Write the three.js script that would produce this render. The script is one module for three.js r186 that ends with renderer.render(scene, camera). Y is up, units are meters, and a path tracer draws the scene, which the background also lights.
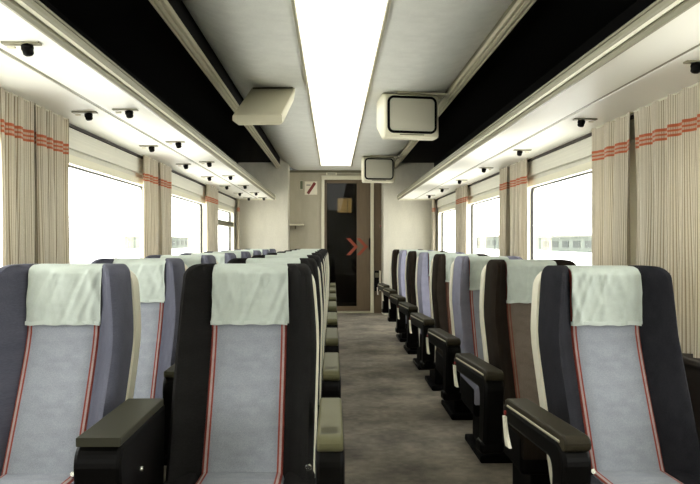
import * as THREE from 'three';
import { RoundedBoxGeometry } from 'three/addons/geometries/RoundedBoxGeometry.js';
import { mergeGeometries, toCreasedNormals } from 'three/addons/utils/BufferGeometryUtils.js';
import { RectAreaLightUniformsLib } from 'three/addons/lights/RectAreaLightUniformsLib.js';

// ---------------------------------------------------------------- camera, sky, sun, lights, exposure
const EYE = 1.04, F = 727;
const scene = new THREE.Scene();
const camera = new THREE.PerspectiveCamera(2 * Math.atan(242 / F) * 180 / Math.PI, 700 / 484, 0.05, 600);
camera.position.set(0, EYE, 0);
camera.rotation.order = 'YXZ';
camera.rotation.set(1 / F, -16.5 / F, 0);
scene.add(camera);
const renderer = new THREE.WebGLRenderer({ antialias: true });
renderer.toneMapping = THREE.LinearToneMapping;
renderer.toneMappingExposure = 0.88;
renderer.shadowMap.enabled = true;
scene.background = new THREE.Color(0.99, 1.0, 0.96);          // white overcast sky
scene.backgroundIntensity = 7.5;
const sun = new THREE.DirectionalLight(0xfffaf0, 20);
sun.position.set(0.6, 40, 3); sun.target.position.set(0, 0, -5);
sun.castShadow = true; sun.shadow.radius = 6; sun.shadow.mapSize.set(2048, 2048);
Object.assign(sun.shadow.camera, { left: -30, right: 30, top: 30, bottom: -30, near: 1, far: 80 });
scene.add(sun, sun.target);
RectAreaLightUniformsLib.init();
const STRIP = 1.5, STRIP_GLOW = 1.25;

// ---------------------------------------------------------------- helpers
const CX = 0.04;                                              // middle of the carriage
const taken = {};
function numbered(n) { const k = taken[n] = (taken[n] ?? -1) + 1; return k ? n + '_' + String(k).padStart(3, '0') : n; }
function tag(o, label, category, group, kind) {
  if (label) o.userData.label = label;
  if (category) o.userData.category = category;
  if (group) o.userData.group = group;
  if (kind) o.userData.kind = kind;
  return o;
}
function thing(name, x, y, z, label, category, group) {
  const o = new THREE.Group(); o.name = numbered(name); o.position.set(x, y, z); scene.add(o);
  return tag(o, label, category, group);
}
function part(name, geo, mat, parent, label) {
  const m = new THREE.Mesh(geo, mat); m.name = name; m.castShadow = m.receiveShadow = true;
  parent.add(m); if (label) m.userData.label = label; return m;
}
function struct(name, geo, mat) { const m = part(numbered(name), geo, mat, scene); m.userData.kind = 'structure'; return m; }
function bx(x0, x1, y0, y1, z0, z1, r = 0) {
  const w = x1 - x0, h = y1 - y0, d = z1 - z0;
  const g = r ? new RoundedBoxGeometry(w, h, d, 2, Math.min(r, w / 2.01, h / 2.01, d / 2.01)) : new THREE.BoxGeometry(w, h, d);
  g.translate((x0 + x1) / 2, (y0 + y1) / 2, (z0 + z1) / 2); return g;
}
function merge(list) { return mergeGeometries(list.map((g) => { const n = g.index ? g.toNonIndexed() : g; for (const k of Object.keys(n.attributes)) if (!['position', 'normal', 'uv'].includes(k)) n.deleteAttribute(k); return n; })); }
// rings of equal length -> closed skin with capped ends; uv from a function of the point
function loft(rings, uvf = (p) => [p[0], p[1]], crease = 0.7) {
  const n = rings[0].length, pos = [], uv = [];
  const tri = (a, b, c) => { for (const p of [a, b, c]) { pos.push(...p); uv.push(...uvf(p)); } };
  for (let i = 0; i + 1 < rings.length; i++) for (let j = 0; j < n; j++) {
    const a = rings[i][j], b = rings[i][(j + 1) % n], c = rings[i + 1][(j + 1) % n], d = rings[i + 1][j];
    tri(a, b, c); tri(a, c, d);
  }
  for (const [r, flip] of [[rings[0], 1], [rings[rings.length - 1], 0]]) {
    const m = [0, 1, 2].map((k) => r.reduce((s, p) => s + p[k], 0) / n);
    for (let j = 0; j < n; j++) flip ? tri(m, r[(j + 1) % n], r[j]) : tri(m, r[j], r[(j + 1) % n]);
  }
  const g = new THREE.BufferGeometry();
  g.setAttribute('position', new THREE.Float32BufferAttribute(pos, 3));
  g.setAttribute('uv', new THREE.Float32BufferAttribute(uv, 2));
  g.computeVertexNormals();
  return toCreasedNormals(g, crease);
}
// profile in (x, y) swept straight along z
function sweep(profile, z0, z1, crease = 0.5) { return loft([z0, z1].map((z) => profile.map(([x, y]) => [x, y, z])), (p) => [p[0] + p[1], p[2]], crease); }
let seed = 7;
const rnd = () => { seed = (seed * 1664525 + 1013904223) >>> 0; return seed / 4294967296; };
const hash = (x, y) => { const s = Math.sin(x * 127.1 + y * 311.7) * 43758.5453; return s - Math.floor(s); };
function vnoise(x, y, px = 1e9, py = 1e9) {                      // tiling value noise
  const xi = Math.floor(x), yi = Math.floor(y), f = x - xi, g = y - yi, u = f * f * (3 - 2 * f), v = g * g * (3 - 2 * g);
  const h = (a, b) => hash(((a % px) + px) % px, ((b % py) + py) % py);
  return (h(xi, yi) * (1 - u) + h(xi + 1, yi) * u) * (1 - v) + (h(xi, yi + 1) * (1 - u) + h(xi + 1, yi + 1) * u) * v;
}
function tex(w, h, f, srgb = true, rx = 1, ry = 1) {
  const d = new Uint8Array(w * h * 4);
  for (let y = 0; y < h; y++) for (let x = 0; x < w; x++) {
    const c = f(x / w, y / h), i = (y * w + x) * 4;
    for (let k = 0; k < 3; k++) d[i + k] = Math.max(0, Math.min(255, Math.round(c[k] ?? c[0])));
    d[i + 3] = 255;
  }
  const t = new THREE.DataTexture(d, w, h); t.magFilter = THREE.LinearFilter; t.minFilter = THREE.LinearMipmapLinearFilter; t.generateMipmaps = true;
  t.wrapS = t.wrapT = THREE.RepeatWrapping; t.repeat.set(rx, ry);
  if (srgb) t.colorSpace = THREE.SRGBColorSpace; t.needsUpdate = true; return t;
}
const std = (color, roughness = 0.7, more = {}) => new THREE.MeshStandardMaterial({ color, roughness, ...more });
function mute(m) { const p = new THREE.MeshPhysicalMaterial({ color: m.color, map: m.map, roughness: m.roughness, specularIntensity: 0.15 }); return p; }
const ORD = ['nearest', 'second', 'third', 'fourth', 'fifth', 'sixth', 'seventh', 'eighth', 'ninth', 'tenth'];

// ---------------------------------------------------------------- materials
const grainTex = (r, g, b, amp, rx, ry) => tex(128, 128, (u, v) => { const n = (hash(Math.floor(u * 128), Math.floor(v * 128)) - 0.5) * amp + (vnoise(u * 8, v * 8, 8, 8) - 0.5) * amp * 0.6; return [r + n, g + n, b + n]; }, true, rx, ry);
function stripeCloth(base, red, gap) {                          // seat fabric: u spans 0.25 m across, pairs of red lines woven at the edges
  return tex(256, 128, (u, v) => {
    const x = Math.abs(u - 0.5) * 0.25, n = (hash(Math.floor(u * 256), Math.floor(v * 128)) - 0.5) * 26 + (vnoise(u * 10, v * 10, 10, 10) - 0.5) * 12;
    const c = (x > 0.1092 && x < 0.1145) || (x > 0.0975 && x < 0.1025) ? red : x >= 0.1025 && x <= 0.1092 ? gap : base;
    return c.map((k) => k + n);
  });
}
const M = {
  liningBlack: mute(std(0x060505, 0.7)),
  floor: (() => { const t = tex(512, 512, (u, v) => {
    const n = vnoise(u * 6, v * 6, 6, 6) * 0.5 + vnoise(u * 19, v * 19, 19, 19) * 0.3 + vnoise(u * 70, v * 70, 70, 70) * 0.2, f = (hash(Math.floor(u * 512), Math.floor(v * 512)) - 0.5) * 14;
    const k = 0.55 + n * 0.95; return [114 * k + f, 107 * k + f, 96 * k + f];
  }, true, 0.55, 0.55); return std(0xffffff, 0.95, { map: t }); })(),
  ceiling: std(0xffffff, 0.6, { map: grainTex(236, 237, 230, 12, 3, 3) }),
  wall: std(0xffffff, 0.6, { map: grainTex(218, 216, 203, 12, 2, 2) }),
  closet: std(0xffffff, 0.55, { map: grainTex(204, 200, 184, 12, 2, 2) }),
  recessShaded: std(0xffffff, 0.6, { map: grainTex(172, 165, 145, 12, 2, 2) }),  // beige darkened, shade of the set-back wall put into the colour
  underside: std(0xfaf9f0, 0.45),
  cream: std(0xe6e2cc, 0.4),
  alu: std(0xcfcab2, 0.32, { metalness: 0.65 }),
  railCream: std(0xb5af96, 0.4),
  railOlive: std(0x8a8770, 0.4),
  aluDark: std(0x6d6955, 0.45, { metalness: 0.4 }),
  ivory: std(0xd9d4bd, 0.5),
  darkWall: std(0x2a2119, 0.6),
  gasket: std(0x15130f, 0.6),
  black: mute(std(0x0a0908, 0.42)),
  blackMatte: mute(std(0x080707, 0.7)),
  padLit: mute(std(0x5c5a42, 0.45)),  // same vinyl as the right pads, window reflection put into the colour
  padGrey: mute(std(0x3a392f, 0.4)),
  padUnlit: mute(std(0x2e2a20, 0.4)),  // same vinyl as the left pads, painted without the reflected light
  chrome: std(0xd8d8d0, 0.2, { metalness: 1 }),
  red: std(0x84201a, 0.5),
  cover: std(0xffffff, 0.85, { map: grainTex(188, 197, 188, 12, 6, 6) }),
  coverHem: std(0xc6cec6, 0.85),
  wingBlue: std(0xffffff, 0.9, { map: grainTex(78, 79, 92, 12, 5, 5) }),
  wingShaded: mute(std(0xffffff, 0.95, { map: grainTex(27, 26, 25, 8, 5, 5) })),  // slate wing darkened, shade put into the colour
  wingSlateShaded: mute(std(0xffffff, 0.95, { map: grainTex(39, 39, 43, 10, 5, 5) })),  // slate wing of the front right seat, painted in shade
  wingLit: mute(std(0xffffff, 0.9, { map: grainTex(134, 134, 150, 12, 5, 5) })),  // slate wing brightened, window light put into the colour
  wingBrownShaded: mute(std(0xffffff, 0.95, { map: grainTex(34, 28, 22, 8, 5, 5) })),  // slate wing darkened towards brown to paint rows in shade
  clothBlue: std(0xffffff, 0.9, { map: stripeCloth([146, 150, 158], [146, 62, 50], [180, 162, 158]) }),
  clothShaded: std(0xffffff, 0.9, { map: stripeCloth([102, 91, 80], [104, 54, 38], [116, 92, 76]) }),  // seat cloth darkened for the rows painted in shade
  glass: new THREE.MeshPhysicalMaterial({ color: 0xffffff, transmission: 1, thickness: 0, roughness: 0.02, ior: 1.45 }),
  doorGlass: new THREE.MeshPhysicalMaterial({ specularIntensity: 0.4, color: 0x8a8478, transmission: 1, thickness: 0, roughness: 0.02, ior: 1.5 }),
  doorBrown: std(0xffffff, 0.5, { map: grainTex(98, 82, 60, 10, 2, 2) }),
  screen: std(0xb9b6a6, 0.25),
  orange: std(0x8e3d20, 0.6),
  glow: new THREE.MeshStandardMaterial({ color: 0xffffff, emissive: 0xfffbee, emissiveIntensity: STRIP_GLOW, roughness: 0.5 }),
  concrete: std(0xc7c8c6, 0.9),
  farWall: std(0x5d655e, 0.9), farDark: std(0x2f3735, 0.8), farRoof: std(0x676a62, 0.9),
};
const curtainTex = tex(256, 512, (u, v) => {                     // u = 0.24 m of cloth, v = the full drop of 1.06 m from 0
  const p = u * 24, f = p - Math.floor(p), k = Math.floor(p);
  const thin = f < 0.28 ? 1 : f < 0.46 ? 0.35 : 0, y = v * 1.06;
  let c = [224, 217, 198]; const d = [150, 134, 108];
  c = c.map((a, i) => a + (d[i] - a) * thin * (0.55 + 0.45 * hash(k, 3)));
  const b = y - 0.88;
  if ((b > 0 && b < 0.011) || (b > 0.021 && b < 0.030) || (b > 0.041 && b < 0.052)) c = [190, 84, 44].map((a, i) => a * 0.85 + c[i] * 0.15); else if (b > 0 && b < 0.052) c = c.map((a, i) => a * 0.6 + [190, 130, 100][i] * 0.4);
  const n = (hash(Math.floor(u * 256), Math.floor(v * 512)) - 0.5) * 16;
  return c.map((a) => a + n);
});
M.curtain = new THREE.MeshPhysicalMaterial({ color: 0xffffff, map: curtainTex, roughness: 1, transmission: 0.18, thickness: 0, side: THREE.DoubleSide });

// ---------------------------------------------------------------- shell of the carriage
const Z0 = 2.2, ZE = -10.4, ZD = -10.8;                          // back wall, closet fronts, door wall
const WL = CX - 1.435, WR = CX + 1.435, CEIL = 2.12, UNDER = 1.66, HEAD = 1.485, SILL = 0.66;
struct('floor', bx(WL - 0.07, WR + 0.07, -0.12, 0, -13, Z0 + 0.1), M.floor).geometry.attributes.uv.array.set((() => {
  const g = bx(WL - 0.07, WR + 0.07, -0.12, 0, -13, Z0 + 0.1), p = g.attributes.position, o = new Float32Array(p.count * 2);
  for (let i = 0; i < p.count; i++) { o[2 * i] = p.getX(i) + p.getY(i); o[2 * i + 1] = p.getZ(i); } return o;
})());
struct('roof', bx(WL - 0.07, WR + 0.07, CEIL + 0.2, CEIL + 0.3, -13, Z0 + 0.1), M.ivory);
struct('wall_back', bx(WL, WR, 0, CEIL + 0.2, Z0, Z0 + 0.08), M.wall);

const holes = [[-1.2, 0.8], [1.3, 3.1], [3.6, 5.53], [5.95, 7.93], [8.62, 10.1]];
function rrect(S, x0, x1, y0, y1, r) {
  const s = new S();
  s.moveTo(x0 + r, y0); s.lineTo(x1 - r, y0); s.absarc(x1 - r, y0 + r, r, -Math.PI / 2, 0); s.lineTo(x1, y1 - r); s.absarc(x1 - r, y1 - r, r, 0, Math.PI / 2);
  s.lineTo(x0 + r, y1); s.absarc(x0 + r, y1 - r, r, Math.PI / 2, Math.PI); s.lineTo(x0, y0 + r); s.absarc(x0 + r, y0 + r, r, Math.PI, Math.PI * 1.5);
  return s;
}
function ring(x0, x1, y0, y1, r, t, depth) {
  const s = rrect(THREE.Shape, x0 - t, x1 + t, y0 - t, y1 + t, r + t); s.holes.push(rrect(THREE.Path, x0, x1, y0, y1, r));
  return new THREE.ExtrudeGeometry(s, { depth, bevelEnabled: false, curveSegments: 6 });
}
let nw = 0;
for (const side of [-1, 1]) {
  const x = side < 0 ? WL - 0.07 : WR;                            // wall sheet runs x .. x + 0.07
  const s = new THREE.Shape(); s.moveTo(-Z0 - 0.05, 0); s.lineTo(13, 0); s.lineTo(13, CEIL + 0.2); s.lineTo(-Z0 - 0.05, CEIL + 0.2);
  for (const [a, b] of holes) s.holes.push(rrect(THREE.Path, a, b, SILL, HEAD, 0.07));
  const w = struct(side < 0 ? 'wall_left' : 'wall_right', new THREE.ExtrudeGeometry(s, { depth: 0.07, bevelEnabled: false, curveSegments: 6 }), M.wall);
  w.rotation.y = Math.PI / 2; w.position.x = x;
  holes.forEach(([a, b], i) => {
    const g = new THREE.Group(); g.name = 'window_' + (++nw); g.userData.kind = 'structure'; g.rotation.y = Math.PI / 2; g.position.x = x; scene.add(g);
    const inside = side < 0 ? 0.055 : -0.02;
    part('window_frame', ring(a + 0.028, b - 0.028, SILL + 0.028, HEAD - 0.028, 0.05, 0.045, 0.035), M.cream, g).position.z = inside;
    part('gasket', ring(a + 0.034, b - 0.034, SILL + 0.034, HEAD - 0.034, 0.045, 0.012, 0.02), M.gasket, g).position.z = 0.026;
    const p = new THREE.ShapeGeometry(rrect(THREE.Shape, a + 0.03, b - 0.03, SILL + 0.03, HEAD - 0.03, 0.05)); p.translate(0, 0, 0.034);
    part('pane', p, M.glass, g);
    if (i === 4 && side < 0) { part('transom', bx(a + 0.03, b - 0.03, 1.262, 1.325, 0.012, 0.085, 0.008), M.aluDark, g); }
  });
  // dark lower wall with its ledge, trim above the windows, painted shade line over it
  const xi = side < 0 ? WL : WR, q = (d) => xi - side * d, lo = (d0, d1, ...r) => side < 0 ? bx(q(d0), q(d1), ...r) : bx(q(d1), q(d0), ...r);
  struct(side < 0 ? 'baseboard_left' : 'baseboard_right', merge([lo(0, 0.09, 0, 0.57, ZE, Z0), lo(0, 0.115, 0.57, 0.6, ZE, Z0, 0.01)]), M.darkWall);
  struct('trim_' + (side < 0 ? 4 : 5), lo(0, 0.03, 1.645, 1.6595, ZE, Z0), M.darkWall);  // added dark strip, paints the shade below the rack
  struct('trim_' + (side < 0 ? 1 : 2), lo(0, 0.022, 1.535, 1.644, ZE, Z0, 0.006), M.wall);
}

// ceiling: panels, edge rails, boards darkened as shade, black lining above the racks
const joints = [Z0, 0.6, -1.65, -3.05, -5.3, -7.55, -9.8, ZD - 0.05];
const ceiling = new THREE.Group(); ceiling.name = 'ceiling'; ceiling.userData.kind = 'structure'; scene.add(ceiling);
const LX = CX - 0.006;                                           // middle of the ceiling lamp
for (const s of [-1, 1]) for (let i = 0; i + 1 < joints.length; i++) {
  const hi = s < 0 ? 1.1 : 0.45, lo = [[0, 0], [0.48, 0], [0.54, 0.003], [0.6, 0.012], [0.65, 0.028], [0.7, 0.052], [0.745, 0.082], [0.805, 0.13]].map(([d, h], k) => [k ? CX + s * d : LX + s * 0.224, CEIL + h * hi]);  // edges curve up to go dark, ceiling shade put into the shape
  const pr = [...lo, ...lo.map(([x, y]) => [x, y + 0.02]).reverse()];
  part('panel', sweep(s > 0 ? pr.reverse() : pr, joints[i + 1] + 0.002, joints[i] - 0.002, 0.6), M.ceiling, ceiling);
}
part('panel', bx(LX - 0.224, LX + 0.224, CEIL, CEIL + 0.03, ZD - 0.05, -10.12), M.ceiling, ceiling);
for (const s of [-1, 1]) {
  const pr = [[0.796, 0.012], [0.799, -0.01], [0.807, -0.012], [0.81, -0.003], [0.819, -0.003], [0.822, -0.016], [0.838, -0.019], [0.842, -0.004], [0.851, -0.004], [0.854, -0.021], [0.865, -0.021], [0.868, 0.012]].map(([x, y]) => [CX + s * (0.788 + (x - 0.796) * 0.85), CEIL + y]);
  part('edge_rail', sweep(pr, ZE + 0.005, Z0 - 0.01), M.railCream, ceiling);
  const f = [CX + s * 0.804, CX + s * 0.846]; part('shade_board', bx(Math.min(...f), Math.max(...f), CEIL + 0.012, CEIL + (s < 0 ? 0.165 : 0.075), ZE + 0.005, Z0 - 0.01), s < 0 ? M.liningBlack : M.aluDark, ceiling);  // added boards, black on the left to paint the rack shadow
}
part('backing', bx(WL, WR, CEIL + 0.175, CEIL + 0.2, -13, Z0), M.liningBlack, ceiling);

// the long ceiling lamp: glowing diffuser in aluminium edges, with its light just below
{
  const t = thing('ceiling_lamp', LX, CEIL, -4, 'long white fluorescent ceiling lamp running the length of the aisle', 'lamp');
  part('diffuser', bx(-0.205, 0.205, -0.008, 0.02, -6.1, Z0 + 3.95, 0.004), M.glow, t);
  for (const s of [-1, 1]) part('edge_strip', bx(s > 0 ? 0.206 : -0.222, s > 0 ? 0.222 : -0.206, -0.014, 0.02, -6.1, Z0 + 3.95, 0.004), M.alu, t);
  part('end_strip', bx(-0.222, 0.222, -0.012, 0.02, -6.118, -6.101, 0.003), M.alu, t);
  const L = new THREE.RectAreaLight(0xfbfff4, STRIP, 0.41, 12.2); L.position.set(LX, CEIL - 0.012, -3.95); L.rotation.x = -Math.PI / 2; scene.add(L);
}

// luggage racks
for (const s of [-1, 1]) {
  const side = s < 0 ? 'left' : 'right', X = (d) => CX + s * d, b = (d0, d1, ...r) => bx(Math.min(X(d0), X(d1)), Math.max(X(d0), X(d1)), ...r);
  const zE = -10.22, z1 = Z0 - 0.01;
  const t = thing('luggage_rack', 0, 0, 0, 'overhead luggage rack with white underside and ribbed metal edge along the ' + side + ' windows', 'luggage rack', 'luggage racks');
  part('underside_panel', b(0.885, 1.1, UNDER, UNDER + 0.012, zE, z1, 0.003), M.underside, t);
  part('underside_panel', b(1.12, 1.43, UNDER, UNDER + 0.012, zE, z1, 0.003), M.underside, t);
  part('seam_strip', b(1.1, 1.12, UNDER + 0.005, UNDER + 0.0125, zE, z1), M.railOlive, t);
  part('shelf', b(0.885, 1.43, UNDER + 0.013, UNDER + 0.03, zE, z1), M.liningBlack, t);
  const fp = [[0.884, -0.004], [0.878, -0.016], [0.868, -0.018], [0.862, -0.008], [0.862, 0.004], [0.866, 0.007], [0.86, 0.012], [0.855, 0.024], [0.857, 0.04], [0.864, 0.043], [0.861, 0.047], [0.862, 0.056], [0.87, 0.064], [0.882, 0.064], [0.886, 0.05]].map(([d, y]) => [X(d), UNDER + y]);
  part('front_rail', sweep(fp, zE, z1), M.railOlive, t);
  part('edge_strip', b(0.853, 0.858, UNDER + 0.0, UNDER + 0.007, zE, z1, 0.002), M.cream, t);
  part('edge_strip', b(0.8545, 0.861, UNDER + 0.0055, UNDER + 0.0135, zE, z1, 0.002), M.cream, t);
  part('edge_strip', b(0.855, 0.861, UNDER + 0.041, UNDER + 0.0455, zE, z1, 0.001), M.aluDark, t);
  part('end_cap', b(0.853, 1.43, UNDER - 0.018, UNDER + 0.066, zE - 0.012, zE, 0.004), M.cream, t);
  part('back_panel', b(1.4, 1.43, UNDER + 0.03, CEIL + 0.125, ZE, z1), M.liningBlack, t);
  part('upper_panel', b(0.85, 1.4, CEIL + 0.07, CEIL + 0.1, ZE, z1), M.liningBlack, t);
}

// reading lamps under the racks
{
  function lamp(x, z, s, label, group) {
    const t = thing('reading_lamp', x, UNDER, z, label, 'lamp', group);
    part('base', bx(-0.058, 0.058, -0.007, 0, -0.016, 0.016, 0.003), M.railOlive, t);
    const p = [[0, -0.043], [0.011, -0.041], [0.016, -0.036], [0.0165, -0.026], [0.019, -0.02], [0.018, -0.008], [0, -0.008]].map(([r, y]) => new THREE.Vector2(r, y));
    const n = part('nozzle', new THREE.LatheGeometry(p, 14), M.black, t); n.position.x = -0.015 * s; n.rotation.z = -0.2 * s;
    part('switch', bx(-0.012, 0.012, -0.019, -0.012, -0.006, 0.006, 0.002), M.cream, t).position.x = 0.03 * s;
  }
  const Din = [2.27, 3.39, 4.46, 5.56, 6.7, 7.8, 8.9, 9.9], Dout = [2.35, 3.46, 4.65, 5.72, 6.8, 7.9, 9.0, 9.95], Dr = [2.45, 3.6, 4.8, 5.95, 7.1, 8.25, 9.35];
  Din.forEach((d, i) => lamp(-0.965, -d, -1, `black reading lamp, ${ORD[i]} ${i ? 'from' : 'to'} the camera, inner row under the left luggage rack`, 'reading lamps, left rack inner row'));
  Dout.slice(1).forEach((d, i) => lamp(-1.175, -d, -1, `black reading lamp, ${ORD[i]} ${i ? 'from' : 'to'} the camera, window-side row under the left luggage rack`, 'reading lamps, left rack window row'));
  Dr.forEach((d, i) => lamp(1.255, -d, 1, `black reading lamp, ${ORD[i]} ${i ? 'from' : 'to'} the camera, single row under the right luggage rack`, 'reading lamps, right rack'));
}

// ---------------------------------------------------------------- far end: closets, door wall, sliding door, vestibule
struct('closet_wall_left', bx(WL, -0.65, 0, CEIL + 0.175, ZD, ZE, 0.006), M.closet);
struct('closet_wall_right', bx(0.714, WR, 0, CEIL + 0.175, ZD, ZE, 0.006), M.closet);
const doorX0 = -0.105, doorX1 = 0.53, doorTop = EYE + 0.94;
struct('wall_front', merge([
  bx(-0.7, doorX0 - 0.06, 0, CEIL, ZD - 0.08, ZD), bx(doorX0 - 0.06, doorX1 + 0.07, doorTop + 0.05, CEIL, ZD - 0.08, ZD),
]), M.recessShaded);
struct('wall_front', bx(doorX1 + 0.07, 0.73, 0, CEIL, ZD - 0.08, ZD), M.doorBrown);
{
  const g = new THREE.Group(); g.name = 'door_1'; g.userData.kind = 'structure'; scene.add(g);
  part('door_frame', merge([bx(doorX0 - 0.075, doorX0 - 0.03, 0, doorTop + 0.05, ZD - 0.06, ZD + 0.03, 0.008), bx(doorX1 + 0.02, doorX1 + 0.07, 0, doorTop + 0.05, ZD - 0.06, ZD + 0.03, 0.008), bx(doorX0 - 0.075, doorX1 + 0.07, doorTop, doorTop + 0.06, ZD - 0.06, ZD + 0.03, 0.008)]), M.ivory, g);
  part('threshold', bx(doorX0, doorX1 + 0.02, 0, 0.025, ZD - 0.06, ZD + 0.05, 0.006), M.alu, g);
  const zc = ZD - 0.03, gx = 0.345;
  part('door_leaf', merge([bx(gx, doorX1 + 0.02, 0.03, doorTop, zc - 0.02, zc + 0.02), bx(doorX0 - 0.03, gx, 0.03, 0.1, zc - 0.02, zc + 0.02), bx(doorX0 - 0.03, gx, doorTop - 0.05, doorTop, zc - 0.02, zc + 0.02), bx(doorX0 - 0.03, doorX0 + 0.005, 0.03, doorTop, zc - 0.02, zc + 0.02)]), M.doorBrown, g);
  const pg = new THREE.PlaneGeometry(gx - doorX0, doorTop - 0.15); pg.translate((gx + doorX0) / 2, (doorTop + 0.05) / 2, zc);
  part('pane', pg, M.doorGlass, g);
  part('handle', bx(doorX1 - 0.005, doorX1 + 0.018, 0.94, 1.11, zc + 0.02, zc + 0.06, 0.008), M.black, g);
  const chev = () => { const s = new THREE.Shape(); s.moveTo(0, 0.12); s.lineTo(0.055, 0.12); s.lineTo(0.165, 0); s.lineTo(0.055, -0.12); s.lineTo(0, -0.12); s.lineTo(0.11, 0); s.closePath(); return new THREE.ExtrudeGeometry(s, { depth: 0.003, bevelEnabled: false }); };
  for (const k of [0, 1]) { const c = part('arrow', chev(), M.orange, g, 'orange red chevron pointing right'); c.position.set(0.19 + k * 0.15, EYE - 0.055, zc + 0.022); c.scale.set(1.05, 1.05, 1); }
}
struct('trim_3', bx(-0.648, 0.712, CEIL - 0.035, CEIL - 0.002, ZD, ZD + 0.012, 0.003), M.aluDark);
// vestibule behind the door
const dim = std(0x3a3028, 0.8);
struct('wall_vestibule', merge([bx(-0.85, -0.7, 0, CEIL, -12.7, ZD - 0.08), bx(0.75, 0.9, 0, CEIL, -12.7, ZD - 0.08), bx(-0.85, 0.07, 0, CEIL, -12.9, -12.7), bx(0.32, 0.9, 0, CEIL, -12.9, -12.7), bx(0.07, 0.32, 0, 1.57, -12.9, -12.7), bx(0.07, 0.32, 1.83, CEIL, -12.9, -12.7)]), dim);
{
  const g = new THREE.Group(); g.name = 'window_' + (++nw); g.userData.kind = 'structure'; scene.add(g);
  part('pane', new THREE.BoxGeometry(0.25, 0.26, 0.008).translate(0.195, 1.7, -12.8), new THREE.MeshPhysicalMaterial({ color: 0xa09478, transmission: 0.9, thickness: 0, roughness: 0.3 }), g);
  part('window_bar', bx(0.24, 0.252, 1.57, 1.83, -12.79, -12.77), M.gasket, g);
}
// small fittings on the far walls
{
  const t = thing('wall_shelf', -0.56, 1.295, ZD, 'small pale ledge shelf on the recessed wall left of the door', 'shelf');
  part('board', bx(-0.085, 0.12, 0, 0.025, 0, 0.16, 0.006), M.ivory, t); part('bracket', bx(-0.01, 0.01, -0.05, 0, 0, 0.1, 0.004), M.aluDark, t);
  const c = document.createElement('canvas'); c.width = c.height = 128; const k = c.getContext('2d');
  k.fillStyle = '#e6e0cc'; k.fillRect(0, 0, 128, 128); k.strokeStyle = '#7a766a'; k.lineWidth = 10; k.beginPath(); k.moveTo(16, 34); k.lineTo(60, 34); k.stroke();
  k.strokeStyle = '#74261f'; k.lineWidth = 30; k.beginPath(); k.moveTo(30, 122); k.lineTo(108, 10); k.stroke();
  const ct = new THREE.CanvasTexture(c); ct.colorSpace = THREE.SRGBColorSpace;
  const s = thing('wall_sign', -0.335, 1.855, ZD + 0.006, 'small square white sign with a dark red diagonal bar left of the door', 'sign');
  part('plate', bx(-0.095, 0.095, -0.1, 0.1, -0.006, 0.004, 0.002), M.ivory, s);
  const f = new THREE.PlaneGeometry(0.176, 0.186); f.translate(0, 0, 0.0052); part('print', f, std(0xffffff, 0.5, { map: ct }), s);
  const e = thing('emergency_plate', -0.475, 1.9, ZD + 0.004, 'tiny dark green plate beside the white sign on the far wall', 'sign');
  part('plate', bx(-0.02, 0.02, -0.06, 0.06, -0.004, 0.004, 0.002), std(0x5d654c, 0.5), e); part('rim', bx(-0.024, 0.024, -0.064, 0.064, -0.004, 0.001, 0.001), M.ivory, e);
  const n = thing('header_plate', -0.03, doorTop + 0.085, ZD + 0.004, 'small pale plate on the header above the far door', 'sign');
  part('plate', bx(-0.08, 0.08, -0.02, 0.02, -0.004, 0.006, 0.003), M.cream, n); part('print', bx(-0.06, 0.06, -0.006, 0.006, 0.006, 0.0068), M.aluDark, n);
  const b = thing('waste_bin', 0.655, 0.33, ZD, 'slim dark wall bin with white side strip right of the far door', 'bin');
  part('body', bx(-0.05, 0.02, 0, 0.3, 0, 0.09, 0.01), M.black, b); part('side_strip', bx(0.02, 0.045, 0, 0.3, 0, 0.09, 0.008), M.cream, b); part('flap', bx(-0.045, 0.015, 0.2, 0.27, 0.09, 0.098, 0.003), M.aluDark, b);
  const kn = thing('coat_hook', 0.695, 1.29, ZD, 'small dark red hook on the brown wall strip right of the door', 'hook');
  part('base', bx(-0.02, 0.02, -0.03, 0.03, 0, 0.01, 0.004), M.aluDark, kn); part('peg', new THREE.CylinderGeometry(0.01, 0.014, 0.05, 10).rotateX(Math.PI / 2).translate(0, 0, 0.035), M.red, kn);
}

// ---------------------------------------------------------------- monitors hanging from the ceiling
function monitorBody(w0, w1, y0, y1, depth) {                     // front rectangle w0 at z = 0, tapering to w1 at the back; local y = 0 at the ceiling
  const R = (w, t, b, z, r) => { const o = []; for (const [sx, sy] of [[1, -1], [1, 1], [-1, 1], [-1, -1]]) for (let k = 0; k <= 3; k++) { const a0 = { '1,-1': -90, '1,1': 0, '-1,1': 90, '-1,-1': 180 }[sx + ',' + sy], a = (a0 + k * 30) * Math.PI / 180; o.push([sx * (w / 2 - r) + r * Math.cos(a), (sy > 0 ? t - r : b + r) + r * Math.sin(a), z]); } return o; };
  return [R(w1, -0.002, y1, -depth, 0.02), R(w1 + (w0 - w1) * 0.94, -0.002, y0 + 0.006, -depth * 0.3, 0.02), R(w0, -0.002, y0, -depth * 0.26, 0.02), R(w0, -0.03, y0, -0.012, 0.025), R(w0 - 0.02, -0.04, y0 + 0.01, 0, 0.02)];
}
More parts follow.
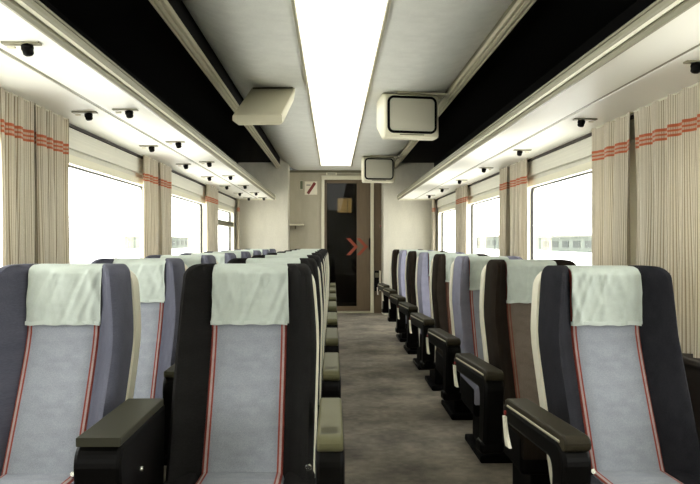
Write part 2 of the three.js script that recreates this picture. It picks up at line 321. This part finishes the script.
function monitor(x, z, turn, label, tilt) {
  const t = thing('ceiling_monitor', x, CEIL, z, label, 'monitor', 'ceiling monitors'); t.rotation.y = turn;
  part('housing', loft(monitorBody(0.4, 0.33, -0.335, -0.22, 0.4), undefined, 0.5), M.ivory, t);
  part('bezel', ring(-0.164, 0.164, -0.285, -0.055, 0.03, 0.017, 0.012), M.blackMatte, t).position.z = -0.002;
  const s = rrect(THREE.Shape, -0.162, 0.162, -0.283, -0.057, 0.03), g = new THREE.ExtrudeGeometry(s, { depth: 0.004, bevelEnabled: true, bevelSize: 0.004, bevelThickness: 0.003, bevelSegments: 2 });
  part('screen', g, M.screen, t);
  part('mount_plate', bx(-0.1, 0.27, -0.012, -0.0005, -0.2, -0.02, 0.004), M.ivory, t);
  part('control_strip', bx(-0.09, 0.09, -0.314, -0.307, -0.004, 0.002, 0.002), M.aluDark, t);
  return t;
}
monitor(0.558, -5.15, 0.17, 'nearer beige ceiling monitor on the right with grey screen facing the camera');
monitor(0.56, -8.92, 0.1, 'farther beige ceiling monitor on the right, close to the end door');
{ // the left one: a thick flap hinged at the ceiling, tilted down towards the camera
  const t = thing('ceiling_flap', -0.42, CEIL - 0.002, -5.07, 'thick beige flap housing hinged to the ceiling on the left, tilted down toward the camera', 'ceiling flap');
  t.rotation.y = -0.09;
  const sec = (q, w, top, bot, cut) => [[-w / 2 + cut, bot], [w / 2 - cut * 0.4, bot], [w / 2, bot + 0.012], [w / 2, top - 0.006], [w / 2 - 0.006, top], [-w / 2 + 0.006, top], [-w / 2, top - 0.006], [-w / 2, bot + 0.03]].map(([x, y]) => [x, y - q * 0.5, q]);
  part('housing', loft([sec(0.0, 0.31, 0, -0.03, 0.01), sec(0.08, 0.31, 0, -0.075, 0.02), sec(0.52, 0.31, 0, -0.075, 0.03), sec(0.57, 0.31, 0, -0.064, 0.04)], undefined, 0.4), std(0xbdb8a0, 0.6), t);
  part('hinge_plate', bx(-0.14, 0.14, -0.008, 0.0015, -0.06, 0.03, 0.003), M.aluDark, t);
}

// ---------------------------------------------------------------- curtains
function curtain(side, d0, d1, label, folds, ph) {
  const len = d1 - d0, n = Math.max(24, Math.round(folds * 12)), H = 1.06, y0 = 0.6, rings = [], rows = 10;
  const x0 = side < 0 ? WL + 0.062 : WR - 0.062, P = (i, j) => {
    const u = i / n, v = j / rows, amp = 0.013 + 0.012 * (1 - v), w = Math.sin(u * folds * 2 * Math.PI + ph + 0.5 * Math.sin(v * 3 + u * 9)) + 0.35 * Math.sin(u * folds * 4.3 * Math.PI + ph * 2);
    const squeeze = 1 - 0.05 * Math.sin(v * Math.PI);
    return [x0 - side * 0.0 + w * amp * -side, y0 + v * H, -(d0 + len * (0.5 + (u - 0.5) * squeeze))];
  };
  const pos = [], uv = [], idx = [];
  for (let layer = 0; layer < 2; layer++) for (let j = 0; j <= rows; j++) for (let i = 0; i <= n; i++) { const p = P(i, j); p[0] += layer * 0.003 * side; pos.push(...p); uv.push(i / n * len * 1.35 / 0.24, j / rows); }
  const N = n + 1, L = N * (rows + 1), quad = (a, b, c, d) => idx.push(a, b, c, a, c, d);
  for (let j = 0; j < rows; j++) for (let i = 0; i < n; i++) { const a = j * N + i; quad(a, a + 1, a + N + 1, a + N); quad(L + a, L + a + N, L + a + N + 1, L + a + 1); }
  for (let j = 0; j < rows; j++) for (const i of [0, n]) { const a = j * N + i; quad(a, a + N, L + a + N, L + a); }
  for (let i = 0; i < n; i++) for (const j of [0, rows]) { const a = j * N + i; quad(a, a + 1, L + a + 1, L + a); }
  const g = new THREE.BufferGeometry(); g.setAttribute('position', new THREE.Float32BufferAttribute(pos, 3)); g.setAttribute('uv', new THREE.Float32BufferAttribute(uv, 2)); g.setIndex(idx); g.computeVertexNormals();
  const t = thing('curtain', 0, 0, 0, label, 'curtain', side < 0 ? 'curtains on the left windows' : 'curtains on the right windows');
  part('cloth', g, M.curtain, t);
  part('heading_rail', bx(x0 - 0.004, x0 + 0.004, UNDER - 0.006, UNDER, -d1, -d0, 0.002), M.cream, t);
}
const striped = 'pinstriped beige curtain with orange bands';
curtain(-1, 2.92, 3.24, striped + ' at the left edge of the photo, nearest of all', 3.5, 0.3);
curtain(-1, 3.25, 3.66, striped + ' on the left, far half of the nearest pair', 4, 1.4);
curtain(-1, 5.14, 5.55, striped + ' between first and second left windows, near half', 3.5, 2.2);
curtain(-1, 5.56, 5.97, striped + ' between first and second left windows, far half', 3.5, 0.9);
curtain(-1, 7.66, 8.05, striped + ' by the far left window, near half', 3, 1.9);
curtain(-1, 8.06, 8.45, striped + ' by the far left window, far half', 3, 0.4);
curtain(-1, 10.12, 10.36, 'narrow ' + striped + ' against the far left closet wall', 2, 0.4);
curtain(1, 2.2, 3.385, 'wide ' + striped + ' at the right edge of the photo', 9, 0.3);
curtain(1, 3.4, 3.95, striped + ' on the right, just beyond the wide drawn one', 3.5, 1.2);
curtain(1, 5.28, 5.81, striped + ' between first and second right windows, near half', 3.5, 2.6);
curtain(1, 5.83, 6.1, striped + ' between first and second right windows, far half', 3.5, 0.7);
curtain(1, 7.65, 8.0, striped + ' between second and far right windows, near half', 3, 1.7);
curtain(1, 8.02, 8.38, striped + ' between second and far right windows, far half', 3, 0.2);
curtain(1, 10.12, 10.36, 'narrow ' + striped + ' against the far right closet wall', 2, 1.4);

// ---------------------------------------------------------------- seats
const TOP = 0.975, JOIN = 0.39, RECL = 0.16;
const zc = (y) => { const d = Math.max(0, 0.8 - y); return 0.012 * Math.min(1, (TOP - y) / 0.175) + 0.5 * (Math.sqrt(d * d + 0.0036) - 0.06); };
const wid = (y) => { const t = (y - JOIN) / (TOP - JOIN); return t > 0.55 ? 0.213 - 0.02 * ((t - 0.55) / 0.45) ** 1.5 : 0.213 - 0.006 * (0.55 - t) / 0.55; };
const ys = (a, b, r, n = 14, m = 7) => { const o = []; for (let i = 0; i < n; i++) o.push([a + (b - r - a) * i / n, 1]); for (let i = 0; i <= m; i++) { const q = i / m * Math.PI / 2; o.push([b - r + r * Math.sin(q), Math.cos(q)]); } return o; };
function wingGeo(s) {
  const r = 0.034, rings = ys(0.335, TOP, r).map(([y, k]) => {
    const i = 0.1125, w = wid(y) - 0.008 - r * 0.7 * (1 - k), z = zc(y), q = 1 - k, f = (a) => z + a - (a + 0.055) * q * 0.45, m = (i + w) / 2;
    const p = [[i, f(-0.02)], [i + 0.003, f(0.003)], [i + 0.018, f(0.016)], [m, f(0.055)], [w - 0.026, f(0.098)], [w - 0.013, f(0.104)], [w - 0.003, f(0.088)], [w, f(0.03)], [w, z - 0.07], [i, z - 0.07]];
    return (s > 0 ? p : p.map(([x, zz]) => [-x, zz]).reverse()).map(([x, zz]) => [x, y, zz]).reverse();
  });
  return loft(rings, (p) => [p[0] + p[2], p[1]], 0.9);
}
function panelGeo() {
  const r = 0.03, w = 0.1165;
  return loft(ys(0.335, TOP - 0.008, r).map(([y, k]) => {
    const z = zc(y), q = (1 - k) * 0.04;
    return [[-w, z - 0.07], [-w, z - 0.004 - q], [-w + 0.008, z + 0.004 - q], [-0.06, z + 0.003 - q], [0, z + 0.001 - q], [0.06, z + 0.003 - q], [w - 0.008, z + 0.004 - q], [w, z - 0.004 - q], [w, z - 0.07]].map(([x, zz]) => [x, y, zz]);
  }), (p) => [p[0] / 0.25 + 0.5, p[1] / 0.125], 0.9);
}
function shellGeo() {
  const r = 0.06;
  return loft(ys(0.26, TOP - 0.012, r).map(([y, k]) => {
    const z = zc(y), w = wid(Math.max(y, 0.39)) - 0.001 - r * 0.7 * (1 - k), b = -0.165 + 0.05 * (1 - k), c = 0.03;
    return [[-w, -0.071], [-w, b + c], [-w + c * 0.3, b + c * 0.3], [-w + c, b], [w - c, b], [w - c * 0.3, b + c * 0.3], [w, b + c], [w, -0.071]].reverse().map(([x, zz]) => [-x, y, z + zz]);
  }), undefined, 0.6);
}
function coverGeo(vseed) {
  const path = []; const yb = 0.795;
  for (let i = 0; i <= 14; i++) { const y = yb + (0.945 - yb) * i / 14; path.push([y, zc(y) + 0.0085]); }
  for (let i = 1; i <= 8; i++) { const q = i / 8 * Math.PI / 2; path.push([0.945 + 0.028 * Math.sin(q), zc(0.96) + 0.0085 - 0.05 * (1 - Math.cos(q))]); }
  path.push([0.974, -0.09], [0.972, -0.13], [0.96, -0.165], [0.93, -0.182], [0.88, -0.18]);
  const n = 44, pos = [], uv = [], idx = [], N = n + 1, K = path.length;
  for (let l = 0; l < 2; l++) path.forEach(([y, z], j) => { for (let i = 0; i <= n; i++) {
    const u = i / n, front = j < 15 ? 1 : Math.max(0, 1 - (j - 14) / 8), drop = j < 15 ? (14 - j) / 14 : 0;
    const wx = 0.1155 + (vnoise(j * 0.35, vseed + (u > 0.5 ? 9 : 0)) - 0.5) * 0.004 + 0.002 * drop;
    const wr = front * (0.009 * (vnoise(u * 8 + vseed + j * 0.09, j * 0.12 + vseed) - 0.35) + 0.006 * (vnoise(u * 15 - j * 0.28, vseed + 4) - 0.3) + 0.0055 * (1 - Math.abs(2 * vnoise(u * 10 + j * 0.1, j * 0.07 + vseed * 3) - 1)) ** 5);
    pos.push((u - 0.5) * 2 * wx + 0.003, y - (j === 0 ? 0.004 * vnoise(u * 6, vseed) : 0) + (j > 20 ? wr : 0), z + Math.max(0, wr) + 0.0015 - l * 0.003); uv.push(u * 0.24, j * 0.02);
  } });
  const L = N * K, quad = (a, b, c, d) => idx.push(a, b, c, a, c, d);
  for (let j = 0; j + 1 < K; j++) for (let i = 0; i < n; i++) { const a = j * N + i; quad(a, a + 1, a + N + 1, a + N); quad(L + a, L + a + N, L + a + N + 1, L + a + 1); }
  for (let j = 0; j + 1 < K; j++) for (const i of [0, n]) { const a = j * N + i; quad(a, a + N, L + a + N, L + a); }
  for (let i = 0; i < n; i++) for (const j of [0, K - 1]) { const a = j * N + i; quad(a, a + 1, L + a + 1, L + a); }
  const g = new THREE.BufferGeometry(); g.setAttribute('position', new THREE.Float32BufferAttribute(pos, 3)); g.setAttribute('uv', new THREE.Float32BufferAttribute(uv, 2)); g.setIndex(idx); g.computeVertexNormals(); return g;
}
function hemGeo() { const rings = []; for (let i = 0; i <= 12; i++) { const x = (i / 12 - 0.5) * 0.234, y = 0.797 - 0.002 * Math.sin(i * 1.7), z = zc(0.797) + 0.013; rings.push([[x, y - 0.006, z - 0.004], [x, y - 0.006, z + 0.001], [x, y + 0.006, z + 0.001], [x, y + 0.006, z - 0.004]]); } return loft(rings); }
function cushionGeo(w0, w1, top, lift) {                          // runs from the backrest to the front edge
  const N = 10, rings = [];
  for (let i = 0; i <= N; i++) {
    const t = i / N, z = 0.17 + t * 0.445, e = t > 0.85 ? (t - 0.85) / 0.15 : 0, y = top + 0.012 * t - 0.03 * e * e, r = 0.018;
    rings.push([[w0, 0.3], [w1, 0.3], [w1, y - r], [w1 - r * 0.35, y - r * 0.3], [w1 - r, y], [w0 + r, y], [w0 + r * 0.35, y - r * 0.3], [w0, y - r]].map(([x, yy]) => [x, yy, z]));
  }
  return loft(rings, (p) => [p[0] / 0.25 + 0.5, p[2] / 0.125], 0.8);
}
// side profile (z, y) extruded across x0..x1
function side(profile, x0, x1, bevel = 0.006, curved = 8) {
  const s = new THREE.Shape(); profile(s);
  const g = new THREE.ExtrudeGeometry(s, { depth: x1 - x0 - 2 * bevel, bevelEnabled: true, bevelSize: bevel, bevelThickness: bevel, bevelSegments: 2, curveSegments: curved });
  g.rotateY(-Math.PI / 2); g.translate(x1 - bevel, 0, 0); return g;   // shape x -> z, extrusion -> -x
}
const armBody = (s) => { s.moveTo(0.2, 0.578); s.lineTo(0.58, 0.578); s.quadraticCurveTo(0.615, 0.578, 0.618, 0.54); s.lineTo(0.6, 0.37); s.quadraticCurveTo(0.59, 0.34, 0.55, 0.34); s.lineTo(0.22, 0.33); s.closePath(); };
const thinPad = (s) => { s.moveTo(0.205, 0.588); s.lineTo(0.612, 0.588); s.lineTo(0.612, 0.602); s.lineTo(0.205, 0.602); s.closePath(); };
const armPost = (s) => { s.moveTo(0.21, 0.55); s.lineTo(0.53, 0.547); s.quadraticCurveTo(0.56, 0.543, 0.563, 0.5); s.lineTo(0.552, 0.36); s.quadraticCurveTo(0.552, 0.34, 0.562, 0.34); s.lineTo(0.58, 0.34); s.quadraticCurveTo(0.595, 0.34, 0.6, 0.37); s.lineTo(0.618, 0.54); s.quadraticCurveTo(0.615, 0.578, 0.58, 0.578); s.lineTo(0.2, 0.578); s.closePath(); };
const padShape = (s) => { s.moveTo(0.205, 0.574); s.lineTo(0.6, 0.574); s.quadraticCurveTo(0.628, 0.576, 0.626, 0.592); s.quadraticCurveTo(0.622, 0.602, 0.6, 0.602); s.lineTo(0.22, 0.602); s.quadraticCurveTo(0.2, 0.6, 0.205, 0.574); };
function armrest(parent, s, x, w, mat, ashtray) {                 // s: which side of the seat
  const g = new THREE.Group(); g.name = 'armrest'; parent.add(g);
  part('body', side(ashtray ? armPost : armBody, x - w / 2 - 0.003, x + w / 2 + 0.003, 0.01), M.black, g);
  part('pad', side(!ashtray ? thinPad : padShape, x - w / 2, x + w / 2, !ashtray ? 0.003 : 0.006), mat, g);
  if (s < 0) part('rail', bx(x + s * (w / 2 + 0.001) - 0.0025, x + s * (w / 2 + 0.001) + 0.0025, 0.588, 0.594, 0.23, 0.6, 0.002), M.alu, g);
  if (ashtray) {
    part('ashtray_lid', bx(x - w / 2 + 0.007, x + w / 2 - 0.007, 0.599, 0.608, 0.535, 0.605, 0.004), mat, g);
    if (s < 0) part('button', new THREE.CylinderGeometry(0.006, 0.006, 0.006, 12).rotateZ(Math.PI / 2).translate(x + s * (w / 2 + 0.004), 0.57, 0.222), M.red, g);
    if (s < 0) { const k = (q) => { q.moveTo(0.222, 0.56); q.quadraticCurveTo(0.228, 0.515, 0.245, 0.485); q.lineTo(0.275, 0.485); q.quadraticCurveTo(0.242, 0.515, 0.234, 0.56); };
    const xs = x + s * (w / 2 + 0.003); part('bracket', side(k, Math.min(xs, xs + s * 0.01), Math.max(xs, xs + s * 0.01), 0.002), M.cream, g); }
    part('foot', bx(x - w / 2 - 0.012, x + w / 2 + 0.012, 0.315, 0.36, 0.53, 0.606, 0.015), M.black, g);
  }
  return g;
}
const geo = { wl: wingGeo(-1), wr: wingGeo(1), panel: panelGeo(), shell: shellGeo(), covers: [3, 11, 23, 37].map(coverGeo), hem: hemGeo(), cp: cushionGeo(-0.121, 0.121, 0.392), cl: cushionGeo(-0.205, -0.121, 0.398), cr: cushionGeo(0.121, 0.205, 0.398) };
function makeSeat(kind, variant, tone) {
  const t = new THREE.Group(), brown = tone === 'brown', wing = brown ? M.wingBrownShaded : tone === 'black' ? (kind === 'R' ? M.wingSlateShaded : M.wingShaded) : kind === 'R' ? M.wingLit : M.wingBlue, cloth = brown ? M.clothShaded : M.clothBlue;  // wing tones paint window light and shade onto slate seats
  part('wing', geo.wl, wing, t); part('wing', geo.wr, wing, t);
  part('back_panel', geo.panel, cloth, t, brown ? 'shade-darkened brownish fabric with paired red lines' : 'light grey fabric with paired red lines');
  part('shell', geo.shell, M.cream, t, 'cream plastic back shell');
  const c = part('headrest_cover', geo.covers[variant % 4], M.cover, t, 'white cloth headrest cover'); part('hem', geo.hem, M.coverHem, c);
  part('seat_panel', geo.cp, cloth, t); part('seat_bolster', geo.cl, wing, t); part('seat_bolster', geo.cr, wing, t);
  part('base', bx(-0.208, 0.208, 0.235, 0.375, 0.14, 0.59, 0.02), M.blackMatte, t);
  part('pedestal', merge([bx(-0.13, 0.13, 0.03, 0.24, 0.16, 0.46, 0.02), bx(-0.16, 0.16, 0, 0.035, 0.1, 0.52, 0.01)]), M.blackMatte, t);
  if (kind === 'B') {
    armrest(t, 1, 0.25, 0.06, M.padLit, true);
    part('recline_button', new THREE.CylinderGeometry(0.008, 0.01, 0.008, 14).rotateX(Math.PI / 2).translate(0.19, 0.43, 0.276), M.chrome, t);
  }
  if (kind === 'A') {                                               // broad console shared by the pair
    const g = armrest(t, 1, 0.3115, 0.105, M.padGrey, false);
    part('front_panel', bx(0.2565, 0.3665, 0.32, 0.57, 0.585, 0.612, 0.008), M.black, g);
    part('bolt', new THREE.CylinderGeometry(0.007, 0.008, 0.006, 12).rotateZ(-Math.PI / 2).translate(0.369, 0.484, 0.45), M.chrome, g);
    part('recline_button', new THREE.CylinderGeometry(0.007, 0.009, 0.012, 14).rotateX(1.1).translate(0.113, 0.404, 0.235), M.chrome, t);
  }
  if (kind === 'R') {
    const g = armrest(t, -1, -0.315, 0.068, M.padUnlit, true), q = 0.09, P = new THREE.Vector3(-0.315, 0, 0.6), Q = P.clone().applyAxisAngle(new THREE.Vector3(0, 1, 0), q);
    g.rotation.y = q; g.position.copy(P.sub(Q));
    armrest(t, 1, 0.3, 0.066, M.padUnlit, false);
    part('recline_button', new THREE.CylinderGeometry(0.007, 0.009, 0.012, 14).rotateX(1.1).translate(-0.128, 0.406, 0.24), M.chrome, t);
  }
  return t;
}
const kinds = {};
const cols = [['A', -0.823, 'left window column'], ['B', -0.258, 'left aisle column'], ['R', 0.842, 'single right column']];
for (let r = 0; r < 8; r++) cols.forEach(([k, x, where], ci) => {
  const tone = k === 'A' ? 'blue' : k === 'B' || !r ? 'black' : r % 2 ? 'brown' : 'blue', key = k + tone + (r % 4), src = kinds[key] ??= makeSeat(k, r + ci * 3 + (r > 3 ? 1 : 0), tone);  // tone per column and row stands in for uneven window light
  const o = src.parent ? src.clone() : src;
  o.name = numbered('train_seat'); o.position.set(x, 0, -(2.25 + 0.84 * r)); o.scale.set({ A: 0.955, B: 1, R: 0.935 }[k], k === 'R' ? 0.993 : 1, 1); scene.add(o);
  tag(o, `${{ brown: 'shade-darkened brown', black: 'shade_darkened', blue: k === 'R' ? 'light-brightened lilac' : 'slate blue' }[tone]} train seat with white headrest cover, ${r ? ORD[r] + ' from' : 'nearest to'} the camera, ${where}`, 'seat', 'seats of the ' + where);
});

// ---------------------------------------------------------------- outside
for (const s of [-1, 1]) {
  const xa = s < 0 ? WL - 0.25 : WR + 0.25, g = bx(s < 0 ? -260 : xa, s < 0 ? xa : 260, -0.5, -0.3, -420, 120);
  struct(s < 0 ? 'platform_left' : 'platform_right', g, M.concrete);
}
function block(x, z, len, h, bays, label) {
  const t = thing('building', x, -0.3, z, label, 'building');
  part('wall', bx(-4, 4, 0, h, -len / 2, len / 2), M.farWall, t);
  part('roof', bx(-4.6, 4.6, h, h + 0.3, -len / 2 - 0.5, len / 2 + 0.5), M.farRoof, t);
  const f = -Math.sign(x) * 4;
  for (let i = 0; i < bays; i++) { const z0 = -len / 2 + (i + 0.5) * len / bays; part('window', bx(Math.min(f, f * 1.02), Math.max(f, f * 1.02), h * 0.3, h * 0.75, z0 - len / bays * 0.3, z0 + len / bays * 0.3), M.farDark, t); }
}
block(40, -112, 26, 2.2, 5, 'long low grey building behind the first right window');
block(40, -165, 36, 2.6, 6, 'distant low grey building behind the second right window');
block(-44, -185, 34, 2.6, 6, 'distant low grey building behind the left windows');

renderer.render(scene, camera);
